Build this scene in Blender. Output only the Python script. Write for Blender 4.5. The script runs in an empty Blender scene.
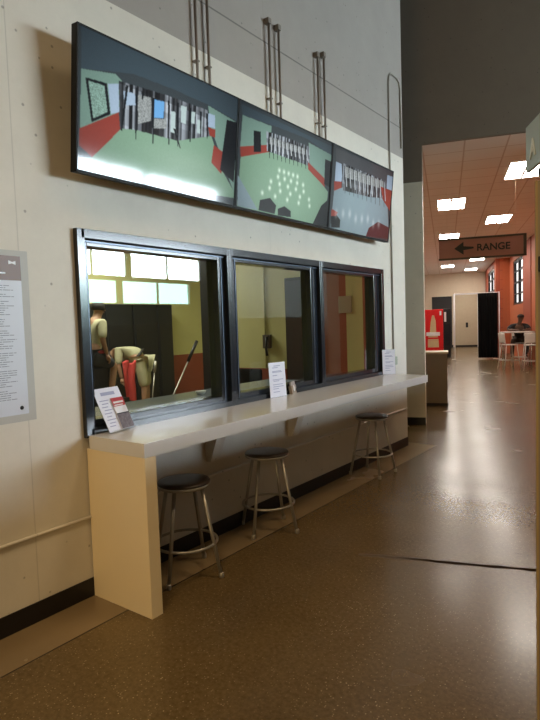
import bpy, bmesh, math, random
from mathutils import Vector, Matrix
random.seed(7)
C = bpy.context.scene.collection
S = bpy.context.scene
PI = math.pi

# ---------------------------------------------------------------- camera
cd = bpy.data.cameras.new('camera'); cam = bpy.data.objects.new('camera', cd); C.objects.link(cam)
r = Vector((0.80056, 0.59835, -0.03293)); f = Vector((-0.59834, 0.79877, -0.0622)); f.normalize()
r = (r - f*r.dot(f)).normalized(); up = r.cross(f)
m = Matrix((r, up, -f)).transposed().to_4x4(); m.translation = Vector((0, 0, 1.6)); cam.matrix_world = m
cd.sensor_fit = 'VERTICAL'; cd.sensor_height = 24; cd.lens = 24*560/720; cd.clip_start = .02; cd.clip_end = 100
S.camera = cam
# ---------------------------------------------------------------- world, lights, exposure
w = bpy.data.worlds.new('world'); S.world = w; w.use_nodes = True
w.node_tree.nodes['Background'].inputs[0].default_value = (.55, .62, .75, 1); w.node_tree.nodes['Background'].inputs[1].default_value = .05
S.view_settings.view_transform = 'Standard'; S.view_settings.look = 'None'; S.view_settings.gamma = 1; S.view_settings.use_curve_mapping = False
S.view_settings.exposure = 0.12
def area(name, loc, target, size, power, col, sy=None, spread=180):
    l = bpy.data.lights.new(name, 'AREA'); l.energy = power; l.color = col; l.size = size
    if sy: l.shape = 'RECTANGLE'; l.size_y = sy
    l.spread = math.radians(spread)
    o = bpy.data.objects.new(name, l); C.objects.link(o); o.location = loc
    o.rotation_euler = (Vector(target)-Vector(loc)).to_track_quat('-Z', 'Y').to_euler(); return o
HALL_LAMPS = [((-.2, -1.5, 6.6), 95), ((.6, 4.0, 6.6), 60)]
for loc, p in HALL_LAMPS:
    area('hall_lamp_light', loc, (loc[0], loc[1], 0), 1.3, p, (1, .72, .40), spread=115)
area('entrance_light', (.3, -6.6, 2.0), (-1.2, 2, .6), 2.6, 135, (1, .68, .30), 2.4)
area('lane_room_light', (-7.3, 5.6, 3.4), (-7.3, 5.6, 0), 2.0, 170, (1, .93, .75))
PANE_L = 48.0; TROFFER_L = 30.0

# ---------------------------------------------------------------- materials
MATS = {}
def nt(name):
    m = bpy.data.materials.new(name); m.use_nodes = True; return m, m.node_tree.nodes, m.node_tree.links, m.node_tree.nodes['Principled BSDF']
def mat(name, col, rough=.5, metal=0, noise=.06, scale=8, bump=0, emit=None, es=1, coat=0, spec=.5):
    if name in MATS: return MATS[name]
    m, N, L, b = nt(name)
    b.inputs['Roughness'].default_value = rough; b.inputs['Metallic'].default_value = metal
    b.inputs['Coat Weight'].default_value = coat; b.inputs['Specular IOR Level'].default_value = spec
    tc = N.new('ShaderNodeTexCoord'); nz = N.new('ShaderNodeTexNoise'); nz.inputs['Scale'].default_value = scale; nz.inputs['Detail'].default_value = 4
    L.new(tc.outputs['Object'], nz.inputs['Vector'])
    mx = N.new('ShaderNodeMix'); mx.data_type = 'RGBA'
    mx.inputs[6].default_value = tuple(c*(1-noise) for c in col)+(1,); mx.inputs[7].default_value = tuple(min(1, c*(1+noise)) for c in col)+(1,)
    L.new(nz.outputs['Fac'], mx.inputs[0]); L.new(mx.outputs[2], b.inputs['Base Color'])
    if bump:
        bp = N.new('ShaderNodeBump'); bp.inputs['Strength'].default_value = bump; bp.inputs['Distance'].default_value = .01
        L.new(nz.outputs['Fac'], bp.inputs['Height']); L.new(bp.outputs[0], b.inputs['Normal'])
    if emit:
        b.inputs['Emission Color'].default_value = tuple(emit)+(1,); b.inputs['Emission Strength'].default_value = es
    MATS[name] = m; return m
def attr_mat(name, rough=.5, emit=0, spec=.5):
    m, N, L, b = nt(name); a = N.new('ShaderNodeAttribute'); a.attribute_name = 'Col'
    b.inputs['Roughness'].default_value = rough; b.inputs['Specular IOR Level'].default_value = spec
    if emit:
        b.inputs['Base Color'].default_value = (.01, .01, .012, 1); L.new(a.outputs['Color'], b.inputs['Emission Color']); b.inputs['Emission Strength'].default_value = emit
    else: L.new(a.outputs['Color'], b.inputs['Base Color'])
    return m

def wall_mat(name, low, high, zb, seam=True):
    """painted block wall: cream below the paint line, grey above; pits, joints, soft mottling"""
    m, N, L, b = nt(name)
    g = N.new('ShaderNodeNewGeometry'); sx = N.new('ShaderNodeSeparateXYZ'); L.new(g.outputs['Position'], sx.inputs[0])
    gt = N.new('ShaderNodeMath'); gt.operation = 'GREATER_THAN'; gt.inputs[1].default_value = zb; L.new(sx.outputs['Z'], gt.inputs[0])
    mx = N.new('ShaderNodeMix'); mx.data_type = 'RGBA'; mx.inputs[6].default_value = low+(1,); mx.inputs[7].default_value = high+(1,); L.new(gt.outputs[0], mx.inputs[0])
    nz = N.new('ShaderNodeTexNoise'); nz.inputs['Scale'].default_value = 3; nz.inputs['Detail'].default_value = 8; nz.inputs['Roughness'].default_value = .7; L.new(g.outputs['Position'], nz.inputs['Vector'])
    mr = N.new('ShaderNodeMapRange'); mr.inputs[1].default_value = .3; mr.inputs[2].default_value = .7; mr.inputs[3].default_value = .93; mr.inputs[4].default_value = 1.04; L.new(nz.outputs['Fac'], mr.inputs[0])
    # pits
    vo = N.new('ShaderNodeTexVoronoi'); vo.inputs['Scale'].default_value = 9; L.new(g.outputs['Position'], vo.inputs['Vector'])
    pt = N.new('ShaderNodeMapRange'); pt.inputs[1].default_value = .05; pt.inputs[2].default_value = .09; pt.inputs[3].default_value = .55; pt.inputs[4].default_value = 1; L.new(vo.outputs['Distance'], pt.inputs[0])
    mu = N.new('ShaderNodeMath'); mu.operation = 'MULTIPLY'; L.new(mr.outputs[0], mu.inputs[0]); L.new(pt.outputs[0], mu.inputs[1])
    out = mu.outputs[0]
    if seam:
        ax = sx.outputs['Y']
        for (src, val, wd, dk) in ((sx.outputs['Z'], 3.972, .006, .45), (ax, 1.63, .003, .82), (ax, 1.40, .003, .86), (ax, 3.9, .003, .9)):
            s = N.new('ShaderNodeMath'); s.operation = 'SUBTRACT'; s.inputs[1].default_value = val; L.new(src, s.inputs[0])
            ab = N.new('ShaderNodeMath'); ab.operation = 'ABSOLUTE'; L.new(s.outputs[0], ab.inputs[0])
            q = N.new('ShaderNodeMapRange'); q.inputs[1].default_value = wd*.5; q.inputs[2].default_value = wd*1.5; q.inputs[3].default_value = dk; q.inputs[4].default_value = 1; L.new(ab.outputs[0], q.inputs[0])
            mm = N.new('ShaderNodeMath'); mm.operation = 'MULTIPLY'; L.new(out, mm.inputs[0]); L.new(q.outputs[0], mm.inputs[1]); out = mm.outputs[0]
    hv = N.new('ShaderNodeVectorMath'); hv.operation = 'SCALE'; L.new(mx.outputs[2], hv.inputs[0]); L.new(out, hv.inputs['Scale'])
    L.new(hv.outputs[0], b.inputs['Base Color']); b.inputs['Roughness'].default_value = .55
    bp = N.new('ShaderNodeBump'); bp.inputs['Strength'].default_value = .35; bp.inputs['Distance'].default_value = .01; L.new(out, bp.inputs['Height']); L.new(bp.outputs[0], b.inputs['Normal'])
    return m

def floor_mat():
    m, N, L, b = nt('polished_concrete')
    g = N.new('ShaderNodeNewGeometry'); P = g.outputs['Position']
    def noise(sc, det=5, ro=.6):
        n = N.new('ShaderNodeTexNoise'); n.inputs['Scale'].default_value = sc; n.inputs['Detail'].default_value = det; n.inputs['Roughness'].default_value = ro; L.new(P, n.inputs['Vector']); return n.outputs['Fac']
    def mr(src, a, b_, c, d):
        q = N.new('ShaderNodeMapRange'); q.inputs[1].default_value = a; q.inputs[2].default_value = b_; q.inputs[3].default_value = c; q.inputs[4].default_value = d; L.new(src, q.inputs[0]); return q.outputs[0]
    def mix(fac, A, B):
        q = N.new('ShaderNodeMix'); q.data_type = 'RGBA'; L.new(fac, q.inputs[0])
        for i, x in ((6, A), (7, B)):
            if isinstance(x, tuple): q.inputs[i].default_value = x+(1,)
            else: L.new(x, q.inputs[i])
        return q.outputs[2]
    def mth(op, a, b_=None):
        q = N.new('ShaderNodeMath'); q.operation = op
        for i, x in ((0, a), (1, b_)):
            if x is None: continue
            if isinstance(x, (int, float)): q.inputs[i].default_value = x
            else: L.new(x, q.inputs[i])
        return q.outputs[0]
    big = mr(noise(.9, 5, .55), .2, .8, 0, 1)
    base = mix(big, (.050, .030, .010), (.135, .088, .034))
    fine = mr(noise(45, 3, .7), .35, .65, 0, 1)
    base = mix(mth('MULTIPLY', fine, .35), base, (.22, .15, .07))
    # exposed aggregate specks, in patches
    vo = N.new('ShaderNodeTexVoronoi'); vo.inputs['Scale'].default_value = 75; L.new(P, vo.inputs['Vector']); sc_ = N.new('ShaderNodeSeparateColor'); L.new(vo.outputs['Color'], sc_.inputs[0])
    sp = mth('MULTIPLY', mr(vo.outputs['Distance'], .12, .30, 1, 0), mr(sc_.outputs[0], .45, .95, 0, 1.3))
    patch = mr(noise(1.3, 4), .34, .70, 0, 1)
    base = mix(mth('MULTIPLY', mth('MULTIPLY', sp, patch), .75), base, (.60, .47, .26))
    # smooth strip along the block wall and its joint
    sx = N.new('ShaderNodeSeparateXYZ'); L.new(P, sx.inputs[0])
    inx = mth('MULTIPLY', mth('LESS_THAN', sx.outputs['X'], -2.553), mth('LESS_THAN', sx.outputs['Y'], 6.9))
    base = mix(inx, base, mix(big, (.17, .12, .066), (.26, .185, .10)))
    jd = mth('ABSOLUTE', mth('SUBTRACT', sx.outputs['X'], -2.553))
    j = mth('MULTIPLY', mr(jd, .003, .008, 1, 0), mth('LESS_THAN', sx.outputs['Y'], 6.9))
    base = mix(j, base, (.035, .022, .012))
    # saw-cut joint across the hall, ragged
    a = math.radians(19.3)
    tt = mth('ADD', mth('ADD', mth('MULTIPLY', sx.outputs['X'], -math.sin(a)), mth('MULTIPLY', sx.outputs['Y'], math.cos(a))), mth('MULTIPLY', mth('SUBTRACT', noise(7, 2), .5), .05))
    ss = mth('ADD', mth('MULTIPLY', sx.outputs['X'], math.cos(a)), mth('MULTIPLY', sx.outputs['Y'], math.sin(a)))
    t0 = 3.206*math.sin(a)+8.206*math.cos(a)-5.03; s0 = -3.206*math.cos(a)+8.206*math.sin(a)-.3
    k = mth('MULTIPLY', mr(mth('ABSOLUTE', mth('SUBTRACT', tt, t0)), 0.012, .026, 1, 0), mr(ss, s0, s0+.5, 0, 1))
    base = mix(k, base, (.02, .012, .008))
    L.new(base, b.inputs['Base Color'])
    L.new(mth('ADD', mth('ADD', mth('MULTIPLY', noise(1.6, 3, .5), .14), .18), mth('MULTIPLY', k, .6)), b.inputs['Roughness'])
    L.new(mth('MULTIPLY', mth('SUBTRACT', 1, k), .40), b.inputs['Specular IOR Level'])
    return m
def ceil_mat():
    """2 x 2 ft lay-in tiles, grid turned with the corridor"""
    m, N, L, b = nt('ceiling_tiles')
    tc = N.new('ShaderNodeTexCoord'); br = N.new('ShaderNodeTexBrick'); br.offset = 0; br.inputs['Scale'].default_value = 1
    br.inputs['Brick Width'].default_value = .61; br.inputs['Row Height'].default_value = .61; br.inputs['Mortar Size'].default_value = .012
    br.inputs['Color1'].default_value = (.84, .76, .70, 1); br.inputs['Color2'].default_value = (.81, .73, .67, 1); br.inputs['Mortar'].default_value = (.62, .48, .40, 1)
    L.new(tc.outputs['Object'], br.inputs['Vector']); L.new(br.outputs['Color'], b.inputs['Base Color']); b.inputs['Roughness'].default_value = .8
    return m
def glass_mat(name, tint=(.86, .9, .9)):
    m = bpy.data.materials.new(name); m.use_nodes = True; N = m.node_tree.nodes; L = m.node_tree.links
    N.remove(N['Principled BSDF']); t = N.new('ShaderNodeBsdfTransparent'); t.inputs[0].default_value = tint+(1,)
    g = N.new('ShaderNodeBsdfGlossy'); g.inputs['Roughness'].default_value = .015; fr = N.new('ShaderNodeFresnel'); fr.inputs[0].default_value = 1.75
    ge = N.new('ShaderNodeNewGeometry'); fb = N.new('ShaderNodeMath'); fb.operation = 'SUBTRACT'; fb.inputs[0].default_value = 1; L.new(ge.outputs['Backfacing'], fb.inputs[1])
    ff = N.new('ShaderNodeMath'); ff.operation = 'MULTIPLY'; L.new(fr.outputs[0], ff.inputs[0]); L.new(fb.outputs[0], ff.inputs[1])
    nz = N.new('ShaderNodeTexNoise'); nz.inputs['Scale'].default_value = 2; g.inputs[0].default_value = (.95, 1, 1, 1)
    mx = N.new('ShaderNodeMixShader'); L.new(ff.outputs[0], mx.inputs[0]); L.new(t.outputs[0], mx.inputs[1]); L.new(g.outputs[0], mx.inputs[2])
    L.new(mx.outputs[0], N['Material Output'].inputs['Surface']); return m

M = dict(
 wall=wall_mat('cream_block', (.68, .635, .55), (.33, .295, .26), 3.615),
 header=wall_mat('brown_header', (.66, .60, .47), (.165, .13, .095), 3.66, False),
 hall=mat('hall_wall', (.30, .28, .25), .7), darkceil=mat('dark_ceiling', (.05, .05, .05), .8),
 corridor=mat('corridor_wall', (.66, .56, .42), .6), black=mat('black_vinyl', (.012, .010, .010), .35, spec=.4),
 floor=floor_mat(), ceil=ceil_mat(), glass=glass_mat('window_glass'),
 alu=mat('black_aluminium', (.010, .014, .022), .17, spec=.7, noise=.1), aluedge=mat('blackened_edge', (.10, .13, .18), .30, metal=.4),
 yellow=mat('yellow_paint', (.66, .63, .30), .6), red=mat('red_paint', (.33, .07, .035), .6), orange=mat('orange_paint', (.42, .105, .035), .6), redbrick=mat('dark_orange', (.30, .06, .025), .6),
 counter=mat('white_laminate', (.66, .65, .64), .16, noise=.02), counterside=mat('cream_laminate', (.80, .67, .44), .35, noise=.05, scale=3),
 steel=mat('painted_steel', (.36, .34, .30), .35, metal=.6), seat=mat('dark_brown_seat', (.035, .025, .022), .3), rubber=mat('rubber', (.02, .02, .02), .7),
 casing=mat('tv_casing', (.006, .006, .006), .5, spec=.2), pipe=mat('grey_conduit', (.20, .17, .14), .45, metal=.5), white=mat('white_plastic', (.75, .75, .76), .4),
 paper=mat('white_paper', (.72, .74, .86), .5, noise=.02), ink=mat('blue_grey_ink', (.34, .37, .56), .6), acrylic=glass_mat('clear_acrylic', (.95, .96, .97)),
 dark=mat('black_metal', (.007, .007, .008), .45, spec=.3), wood=mat('light_wood', (.52, .38, .22), .4), kiosk=mat('taupe_laminate', (.22, .165, .105), .4),
 signb=mat('brown_sign', (.36, .155, .11), .35), signf=mat('sign_edge', (.06, .045, .03), .3), signtext=mat('sign_letter', (.012, .012, .012), .4),
 gsign=mat('grey_green_sign', (.30, .36, .36), .45), letter=mat('pale_letter', (.62, .66, .66), .5),
 post=mat('beige_post', (.22, .18, .12), .5), postedge=mat('yellow_edge', (.30, .21, .085), .45),
 cloth=mat('black_cloth', (.005, .005, .005), .95, bump=.2, spec=.1), shelf=mat('blue_grey_top', (.38, .44, .50), .15, noise=.1),
 skin=mat('skin', (.36, .20, .12), .5), dskin=mat('dark_skin', (.10, .05, .03), .5), khaki=mat('khaki_cloth', (.44, .42, .27), .8), redcloth=mat('red_cloth', (.50, .045, .04), .8), navy=mat('dark_shorts', (.03, .033, .04), .8), hair=mat('dark_hair', (.015, .012, .01), .7),
 coke=mat('red_machine', (.62, .012, .015), .25), gold=mat('tan_picture', (.55, .40, .22), .5), chrome=mat('chrome', (.7, .7, .7), .15, metal=1), chair=mat('white_chair', (.55, .52, .47), .4),
)

# ---------------------------------------------------------------- mesh helpers
def link(name, me, mats, parent=None):
    o = bpy.data.objects.new(name, me); C.objects.link(o)
    for m_ in (mats if isinstance(mats, (list, tuple)) else [mats]): me.materials.append(m_)
    if parent is not None:
        o.parent = parent
        me.transform(parent_matrix(parent).inverted())
    return o
def parent_matrix(o):
    m_ = Matrix.LocRotScale(o.location, o.rotation_euler, o.scale)
    return (parent_matrix(o.parent) @ m_) if o.parent else m_
class MB:
    def __init__(s): s.bm = bmesh.new()
    def box(s, a, b, bev=0, mi=0, frame=None):
        x0, y0, z0 = a; x1, y1, z1 = b
        t = bmesh.new(); vs = [t.verts.new(p) for p in ((x0,y0,z0),(x1,y0,z0),(x1,y1,z0),(x0,y1,z0),(x0,y0,z1),(x1,y0,z1),(x1,y1,z1),(x0,y1,z1))]
        for q in ((0,3,2,1),(4,5,6,7),(0,1,5,4),(1,2,6,5),(2,3,7,6),(3,0,4,7)): t.faces.new([vs[i] for i in q])
        if bev: bmesh.ops.bevel(t, geom=t.edges[:], offset=bev, segments=2, profile=.6, affect='EDGES')
        return s._add(t, mi, frame)
    def _add(s, t, mi=0, frame=None, smooth=False):
        if frame is not None: t.transform(frame)
        bmesh.ops.recalc_face_normals(t, faces=t.faces[:])
        for f_ in t.faces: f_.material_index = mi; f_.smooth = smooth
        me = bpy.data.meshes.new('t'); t.to_mesh(me); t.free(); s.bm.from_mesh(me); bpy.data.meshes.remove(me); return s
    def prism(s, pts, d, mi=0, frame=None):
        """polygon pts (3D, planar) extruded by vector d"""
        t = bmesh.new(); a = [t.verts.new(p) for p in pts]; b = [t.verts.new(Vector(p)+Vector(d)) for p in pts]
        t.faces.new(a); t.faces.new(b[::-1]); n_ = len(a)
        for i in range(n_): t.faces.new((a[i], b[i], b[(i+1) % n_], a[(i+1) % n_]))
        return s._add(t, mi, frame)
    def tube(s, pts, rad, seg=12, closed=False, mi=0, frame=None):
        t = bmesh.new(); P = [Vector(p) for p in pts]; n_ = len(P); rings = []
        rr = rad if isinstance(rad, (list, tuple)) else [rad]*n_
        prev = None
        for i in range(n_):
            if closed: tg = (P[(i+1) % n_]-P[i-1]).normalized()
            else: tg = (P[min(i+1, n_-1)]-P[max(i-1, 0)]).normalized()
            if prev is None: prev = tg.orthogonal().normalized()
            prev = (prev-tg*prev.dot(tg)).normalized(); q = tg.cross(prev)
            rings.append([t.verts.new(P[i]+(prev*math.cos(2*PI*k/seg)+q*math.sin(2*PI*k/seg))*rr[i]) for k in range(seg)])
        for i in range(n_ if closed else n_-1):
            A, B = rings[i], rings[(i+1) % n_]
            for k in range(seg): t.faces.new((A[k], A[(k+1) % seg], B[(k+1) % seg], B[k]))
        if not closed: t.faces.new(rings[0][::-1]); t.faces.new(rings[-1])
        return s._add(t, mi, frame, True)
    def lathe(s, prof, c, seg=32, mi=0, frame=None):
        t = bmesh.new(); rings = []
        for (r_, z_) in prof:
            rings.append([t.verts.new((c[0]+r_*math.cos(2*PI*k/seg), c[1]+r_*math.sin(2*PI*k/seg), c[2]+z_)) for k in range(seg)])
        for A, B in zip(rings, rings[1:]):
            for k in range(seg): t.faces.new((A[k], A[(k+1) % seg], B[(k+1) % seg], B[k]))
        t.faces.new(rings[0][::-1]); t.faces.new(rings[-1])
        return s._add(t, mi, frame, True)
    def grid(s, fn, nu, nv, mi=0, smooth=True):
        t = bmesh.new(); g = [[t.verts.new(fn(i/nu, j/nv)) for j in range(nv+1)] for i in range(nu+1)]
        for i in range(nu):
            for j in range(nv): t.faces.new((g[i][j], g[i+1][j], g[i+1][j+1], g[i][j+1]))
        return s._add(t, mi, None, smooth)
    def build(s, name, mats, parent=None):
        me = bpy.data.meshes.new(name); s.bm.to_mesh(me); s.bm.free()
        return link(name, me, mats, parent)
def tag(o, label=None, cat=None, group=None, kind=None):
    for k, v in (('label', label), ('category', cat), ('group', group), ('kind', kind)):
        if v: o[k] = v
    return o
def empty(name, loc, label=None, cat=None, group=None, rz=0, kind=None):
    o = bpy.data.objects.new(name, None); C.objects.link(o); o.location = loc; o.rotation_euler = (0, 0, rz); o.empty_display_size = .1
    return tag(o, label, cat, group, kind)
def struct(o): o['kind'] = 'structure'; return o
def copy_tree(o, parent=None):
    c = o.copy(); C.objects.link(c); c.parent = parent
    for ch in [x for x in C.objects if x.parent == o]: copy_tree(ch, c)
    return c
# corridor frame: s along the header wall, t into the corridor
A = math.radians(19.3); U = Vector((math.cos(A), math.sin(A), 0)); V = Vector((-math.sin(A), math.cos(A), 0)); P0 = Vector((-3.206, 8.206, 0))
COR = Matrix(((U.x, V.x, 0, P0.x), (U.y, V.y, 0, P0.y), (0, 0, 1, 0), (0, 0, 0, 1)))
def W(s, t, z=0): return P0+U*s+V*t+Vector((0, 0, z))
XW = -2.878
def text_mesh(txt, size, depth=.002):
    cu = bpy.data.curves.new('t', 'FONT'); cu.body = txt; cu.size = size; cu.extrude = depth; cu.offset = size*.02
    o = bpy.data.objects.new('t', cu); C.objects.link(o); bpy.context.view_layer.update()
    me = bpy.data.meshes.new_from_object(o.evaluated_get(bpy.context.evaluated_depsgraph_get())); bpy.data.objects.remove(o); me.materials.clear()
    return me
def basis(o, ex, ey):
    ex = Vector(ex).normalized(); ey = Vector(ey).normalized(); ez = ex.cross(ey)
    m_ = Matrix((ex, ey, ez)).transposed().to_4x4(); m_.translation = Vector(o); return m_

# ================================================================ the setting
mb = MB(); mb.box((-16, -8, -.2), (9, 36, 0)); struct(mb.build('floor', M['floor']))
mb = MB()
x0, x1 = XW-.17, XW
mb.box((x0, -7, 0), (x1, 1.97, 7)); mb.box((x0, 1.97, 0), (x1, 6.05, .965)); mb.box((x0, 1.97, 2.2), (x1, 6.05, 7)); mb.box((x0, 6.05, 0), (x1, 6.74, 7))
struct(mb.build('wall_left', M['wall']))
for a_, b_ in ((-7, 6.74),):
    mb = MB(); mb.box((XW, a_, 0), (XW+.008, b_, .112), .002); mb.box((XW-.17, 6.74, 0), (XW, 6.748, .112)); struct(mb.build('baseboard_left', M['black']))
# header wall over the corridor mouth, with the pillar at its left
mb = MB(); F = COR
mb.box((0, 0, 4.20), (3.4, .06, 7.2), frame=F); mb.box((-1.6, 0, 0), (0, .3, 7.2), frame=F); mb.box((3.0, 0, 0), (3.4, .3, 4.20), frame=F)
struct(mb.build('wall_header', M['header']))
mb = MB(); mb.box((-1.6, -.008, 0), (0, 0, .112), .002, frame=F); struct(mb.build('baseboard_header', M['black']))
# hall shell: side wall with the high windows, back wall, end wall, ceiling
mb = MB()
WZ = [(2.42, 3.10), (3.24, 3.98)]
mb.box((8, -7, 0), (8.25, 15.6, 2.42)); mb.box((8, -7, 3.10), (8.25, 15.6, 3.24)); mb.box((8, -7, 3.98), (8.25, 15.6, 7.2))
mb.box((8, -7, 2.42), (8.25, 6.2, 3.98)); mb.box((8, 14.0, 2.42), (8.25, 15.6, 3.10)); mb.box((8, 14.55, 3.24), (8.25, 15.6, 3.98))
struct(mb.build('wall_right', M['hall']))
mb = MB(); mb.box((.9, 2.4, 0), (1.05, 11, 1.75)); struct(mb.build('wall_added_shade', M['hall']))  # unseen low wall, added to keep daylight off the area under the counter
mb = MB(); mb.box((-3.05, -7.2, 0), (8.25, -7, 7.2)); struct(mb.build('wall_back', M['hall']))
mb = MB(); mb.box((0, 15.6, 0), (8.25, 15.8, 7.2)); struct(mb.build('wall_alcove', M['hall']))
mb = MB(); mb.box((-5, -7.2, 7.2), (8.25, 15.8, 7.4)); struct(mb.build('ceiling', M['darkceil']))
# high windows of the hall (their reflection shows in the glass and in the left screen)
paneM = mat('daylit_pane', (.8, .9, 1), .3, emit=(.78, .90, 1), es=PANE_L*1.25); paneM2 = mat('daylit_pane_low', (.8, .9, 1), .3, emit=(.55, .88, .86), es=PANE_L*.30)
hw = empty('window_4', (8, 10, 3.2), kind='structure')
mb = MB(); mb.box((8.1, 6.2, 3.24), (8.13, 14.55, 3.98)); mb.build('upper_pane', paneM, hw)
mb = MB(); mb.box((8.1, 6.2, 2.42), (8.13, 14.0, 3.10)); mb.build('lower_pane', paneM2, hw)
mb = MB()
for y_ in (8.9, 11.42): mb.box((8.02, y_-.1, 3.24), (8.1, y_+.1, 3.98))
for y_ in (8.6, 11.05): mb.box((8.02, y_-.1, 2.42), (8.1, y_+.1, 3.10))
for y_ in (7.6, 10.1, 13.05): mb.box((8.05, y_-.03, 3.24), (8.1, y_+.03, 3.98))
for y_ in (7.4, 9.8, 12.6): mb.box((8.05, y_-.03, 2.42), (8.1, y_+.03, 3.10))
mb.build('mullion', M['dark'], hw)

# corridor
mb = MB(); mb.box((-2.2, .3, 0), (-2.0, 25, 4.20), frame=F); struct(mb.build('wall_corridor_left', M['corridor']))
mb = MB(); mb.box((-2.2, 25, 0), (2.6, 25.2, 4.20), frame=F); struct(mb.build('wall_far', M['corridor']))
mb = MB(); mb.box((-2, 24.985, 0), (.70, 25, .12), frame=F); mb.box((2.06, 24.985, 0), (2.45, 25, .12), frame=F); struct(mb.build('baseboard_far', M['black']))
mb = MB()  # right wall: near stretch with one window, then a jog and the far stretch with another
def rw(s0, t0, t1, wt0, wt1, z0, z1, mi):
    mb.box((s0, t0, 0), (s0+.3, wt0, 4.20), mi=mi, frame=F); mb.box((s0, wt1, 0), (s0+.3, t1, 4.20), mi=mi, frame=F)
    mb.box((s0, wt0, 0), (s0+.3, wt1, z0), mi=mi, frame=F); mb.box((s0, wt0, z1), (s0+.3, wt1, 4.20), mi=mi, frame=F)
rw(3.0, .3, 18, 13.6, 16.6, 2.09, 3.88, 0)
mb.box((2.45, 18, 0), (3.3, 18.4, 4.20), mi=0, frame=F)
rw(2.45, 18.4, 25, 19.2, 23.2, 1.9, 3.9, 1)
mb.box((2.97, 11.4, 0), (3.0, 13.3, 4.20), mi=1, frame=F)
for k in range(9): mb.box((2.45, 17.975, .3+k*.42), (2.72, 18.0, .33+k*.42), mi=1, frame=F)
mb.box((2.43, 17.98, 0), (2.60, 18.0, 4.20), mi=1, frame=F)
struct(mb.build('wall_corridor_right', [M['orange'], M['redbrick']]))
for n_, (s_, a_, b_, z0, z1) in ((5, (3.0, 13.6, 16.6, 2.09, 3.88)), (6, (2.45, 19.2, 23.2, 1.9, 3.9))):
    wn = empty('window_%d' % n_, W(s_, a_, z0), kind='structure')
    pm = mat('dusk_pane', (.5, .5, .5), .2, emit=(.80, .78, .78), es=1.6)
    mb = MB(); mb.box((s_+.12, a_, z0), (s_+.14, b_, z1), frame=F); mb.build('glass_pane', pm, wn)
    mb = MB(); w_ = .09
    for (p, q, r_, t_) in ((a_, a_+w_*1.8, z0, z1), (b_-w_, b_, z0, z1), (a_, b_, z0, z0+w_), (a_, b_, z1-w_, z1), ((a_+b_)/2-.1, (a_+b_)/2+.12, z0, z1), (a_, b_, (z0+z1)/2-.03, (z0+z1)/2+.03), (a_, b_, z0+.42, z0+.46), (a_, b_, z1-.46, z1-.42)):
        mb.box((s_+.03, p, r_), (s_+.12, q, t_), frame=F)
    mb.build('window_frame', M['dark'], wn)
cl = MB(); cl.box((-2.2, .06, 0), (3.3, 25.2, .12)); o = cl.build('ceiling_corridor', M['ceil']); o.matrix_world = COR @ Matrix.Translation((0, 0, 4.20)); struct(o)
# door in the far wall
dr = empty('door_1', W(1.38, 25, 0), kind='structure')
mb = MB(); mb.box((.76, 24.95, .1), (2.0, 24.98, 2.95), .005, frame=F); mb.build('door_panel', mat('door_beige', (.50, .42, .29), .5), dr)
mb = MB(); mb.box((.70, 24.93, .0), (.76, 25, 3.02), frame=F); mb.box((2.0, 24.93, .0), (2.06, 25, 3.02), frame=F); mb.box((.70, 24.93, 2.95), (2.06, 25, 3.02), frame=F); mb.build('door_frame', M['white'], dr)
mb = MB(); mb.box((1.38, 24.90, 1.1), (1.50, 24.95, 1.38), .01, frame=F); mb.build('door_handle', M['dark'], dr)
mb = MB(); mb.box((.76, 24.94, 0), (2.0, 24.99, .1), frame=F); mb.build('kick_plate', M['black'], dr)
dr = empty('door_2', W(.1, 25, 0), kind='structure')
mb = MB(); mb.box((-.45, 24.95, 0), (.64, 24.99, 2.9), frame=F); mb.build('door_panel', mat('dark_door', (.012, .011, .012), .5), dr)

# room behind the glass
mb = MB()
mb.box((-9.4, .5, 0), (-9.2, 9.9, 3.6), mi=0)
mb.box((-9.21, .5, 0), (-9.19, 9.9, 1.0), mi=1)
struct(mb.build('wall_room_back', [M['yellow'], M['red']]))
mb = MB(); mb.box((-9.2, .3, 0), (-3.05, .5, 3.6)); struct(mb.build('wall_room_near', M['yellow']))
mb = MB(); mb.box((-9.2, 9.9, 0), (-5.9, 10.1, 3.6)); mb.box((-6.0, 6.3, 0), (-5.9, 9.9, 3.6)); struct(mb.build('wall_room_end', M['yellow']))
mb = MB(); Y2 = 6.2
segs = [(-5.92, -5.42, 0, 3.6, 2), (-5.42, -5.2, 0, 3.6, 2), (-5.2, -4.36, 1.0, 3.6, 0), (-5.2, -4.36, 0, 1.0, 1), (-4.36, -3.76, 2.22, 3.6, 0), (-4.36, -3.76, 0, 2.22, 2), (-3.76, -3.43, 0, 3.6, 1), (-3.43, -3.20, 0, 3.6, 0), (-3.20, -3.05, 0, 3.6, 1)]
for a_, b_, z0, z1, mi in segs: mb.box((a_, Y2, z0), (b_, Y2+.1, z1), mi=mi)
struct(mb.build('wall_room_right', [M['yellow'], M['red'], M['dark']]))
mb = MB(); mb.box((-9.2, .5, 3.6), (-3.05, 6.3, 3.7)); mb.box((-9.2, 6.3, 3.6), (-5.9, 9.9, 3.7)); struct(mb.build('ceiling_room', mat('room_ceiling', (.4, .4, .38), .8)))
mb = MB(); mb.tube([(-4.70, 6.185, 1.0), (-4.70, 6.185, 3.6)], .012); struct(mb.build('trim_1', M['yellow']))
dr = empty('door_3', (-4.06, 6.2, 0), kind='structure')
mb = MB(); mb.box((-4.33, 6.17, .01), (-3.80, 6.2, 2.18), .004); mb.build('door_panel', mat('dark_door2', (.035, .028, .04), .35), dr)
mb = MB(); mb.box((-3.90, 6.13, 1.0), (-3.86, 6.17, 1.12), .01); mb.build('door_handle', M['chrome'], dr)

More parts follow.
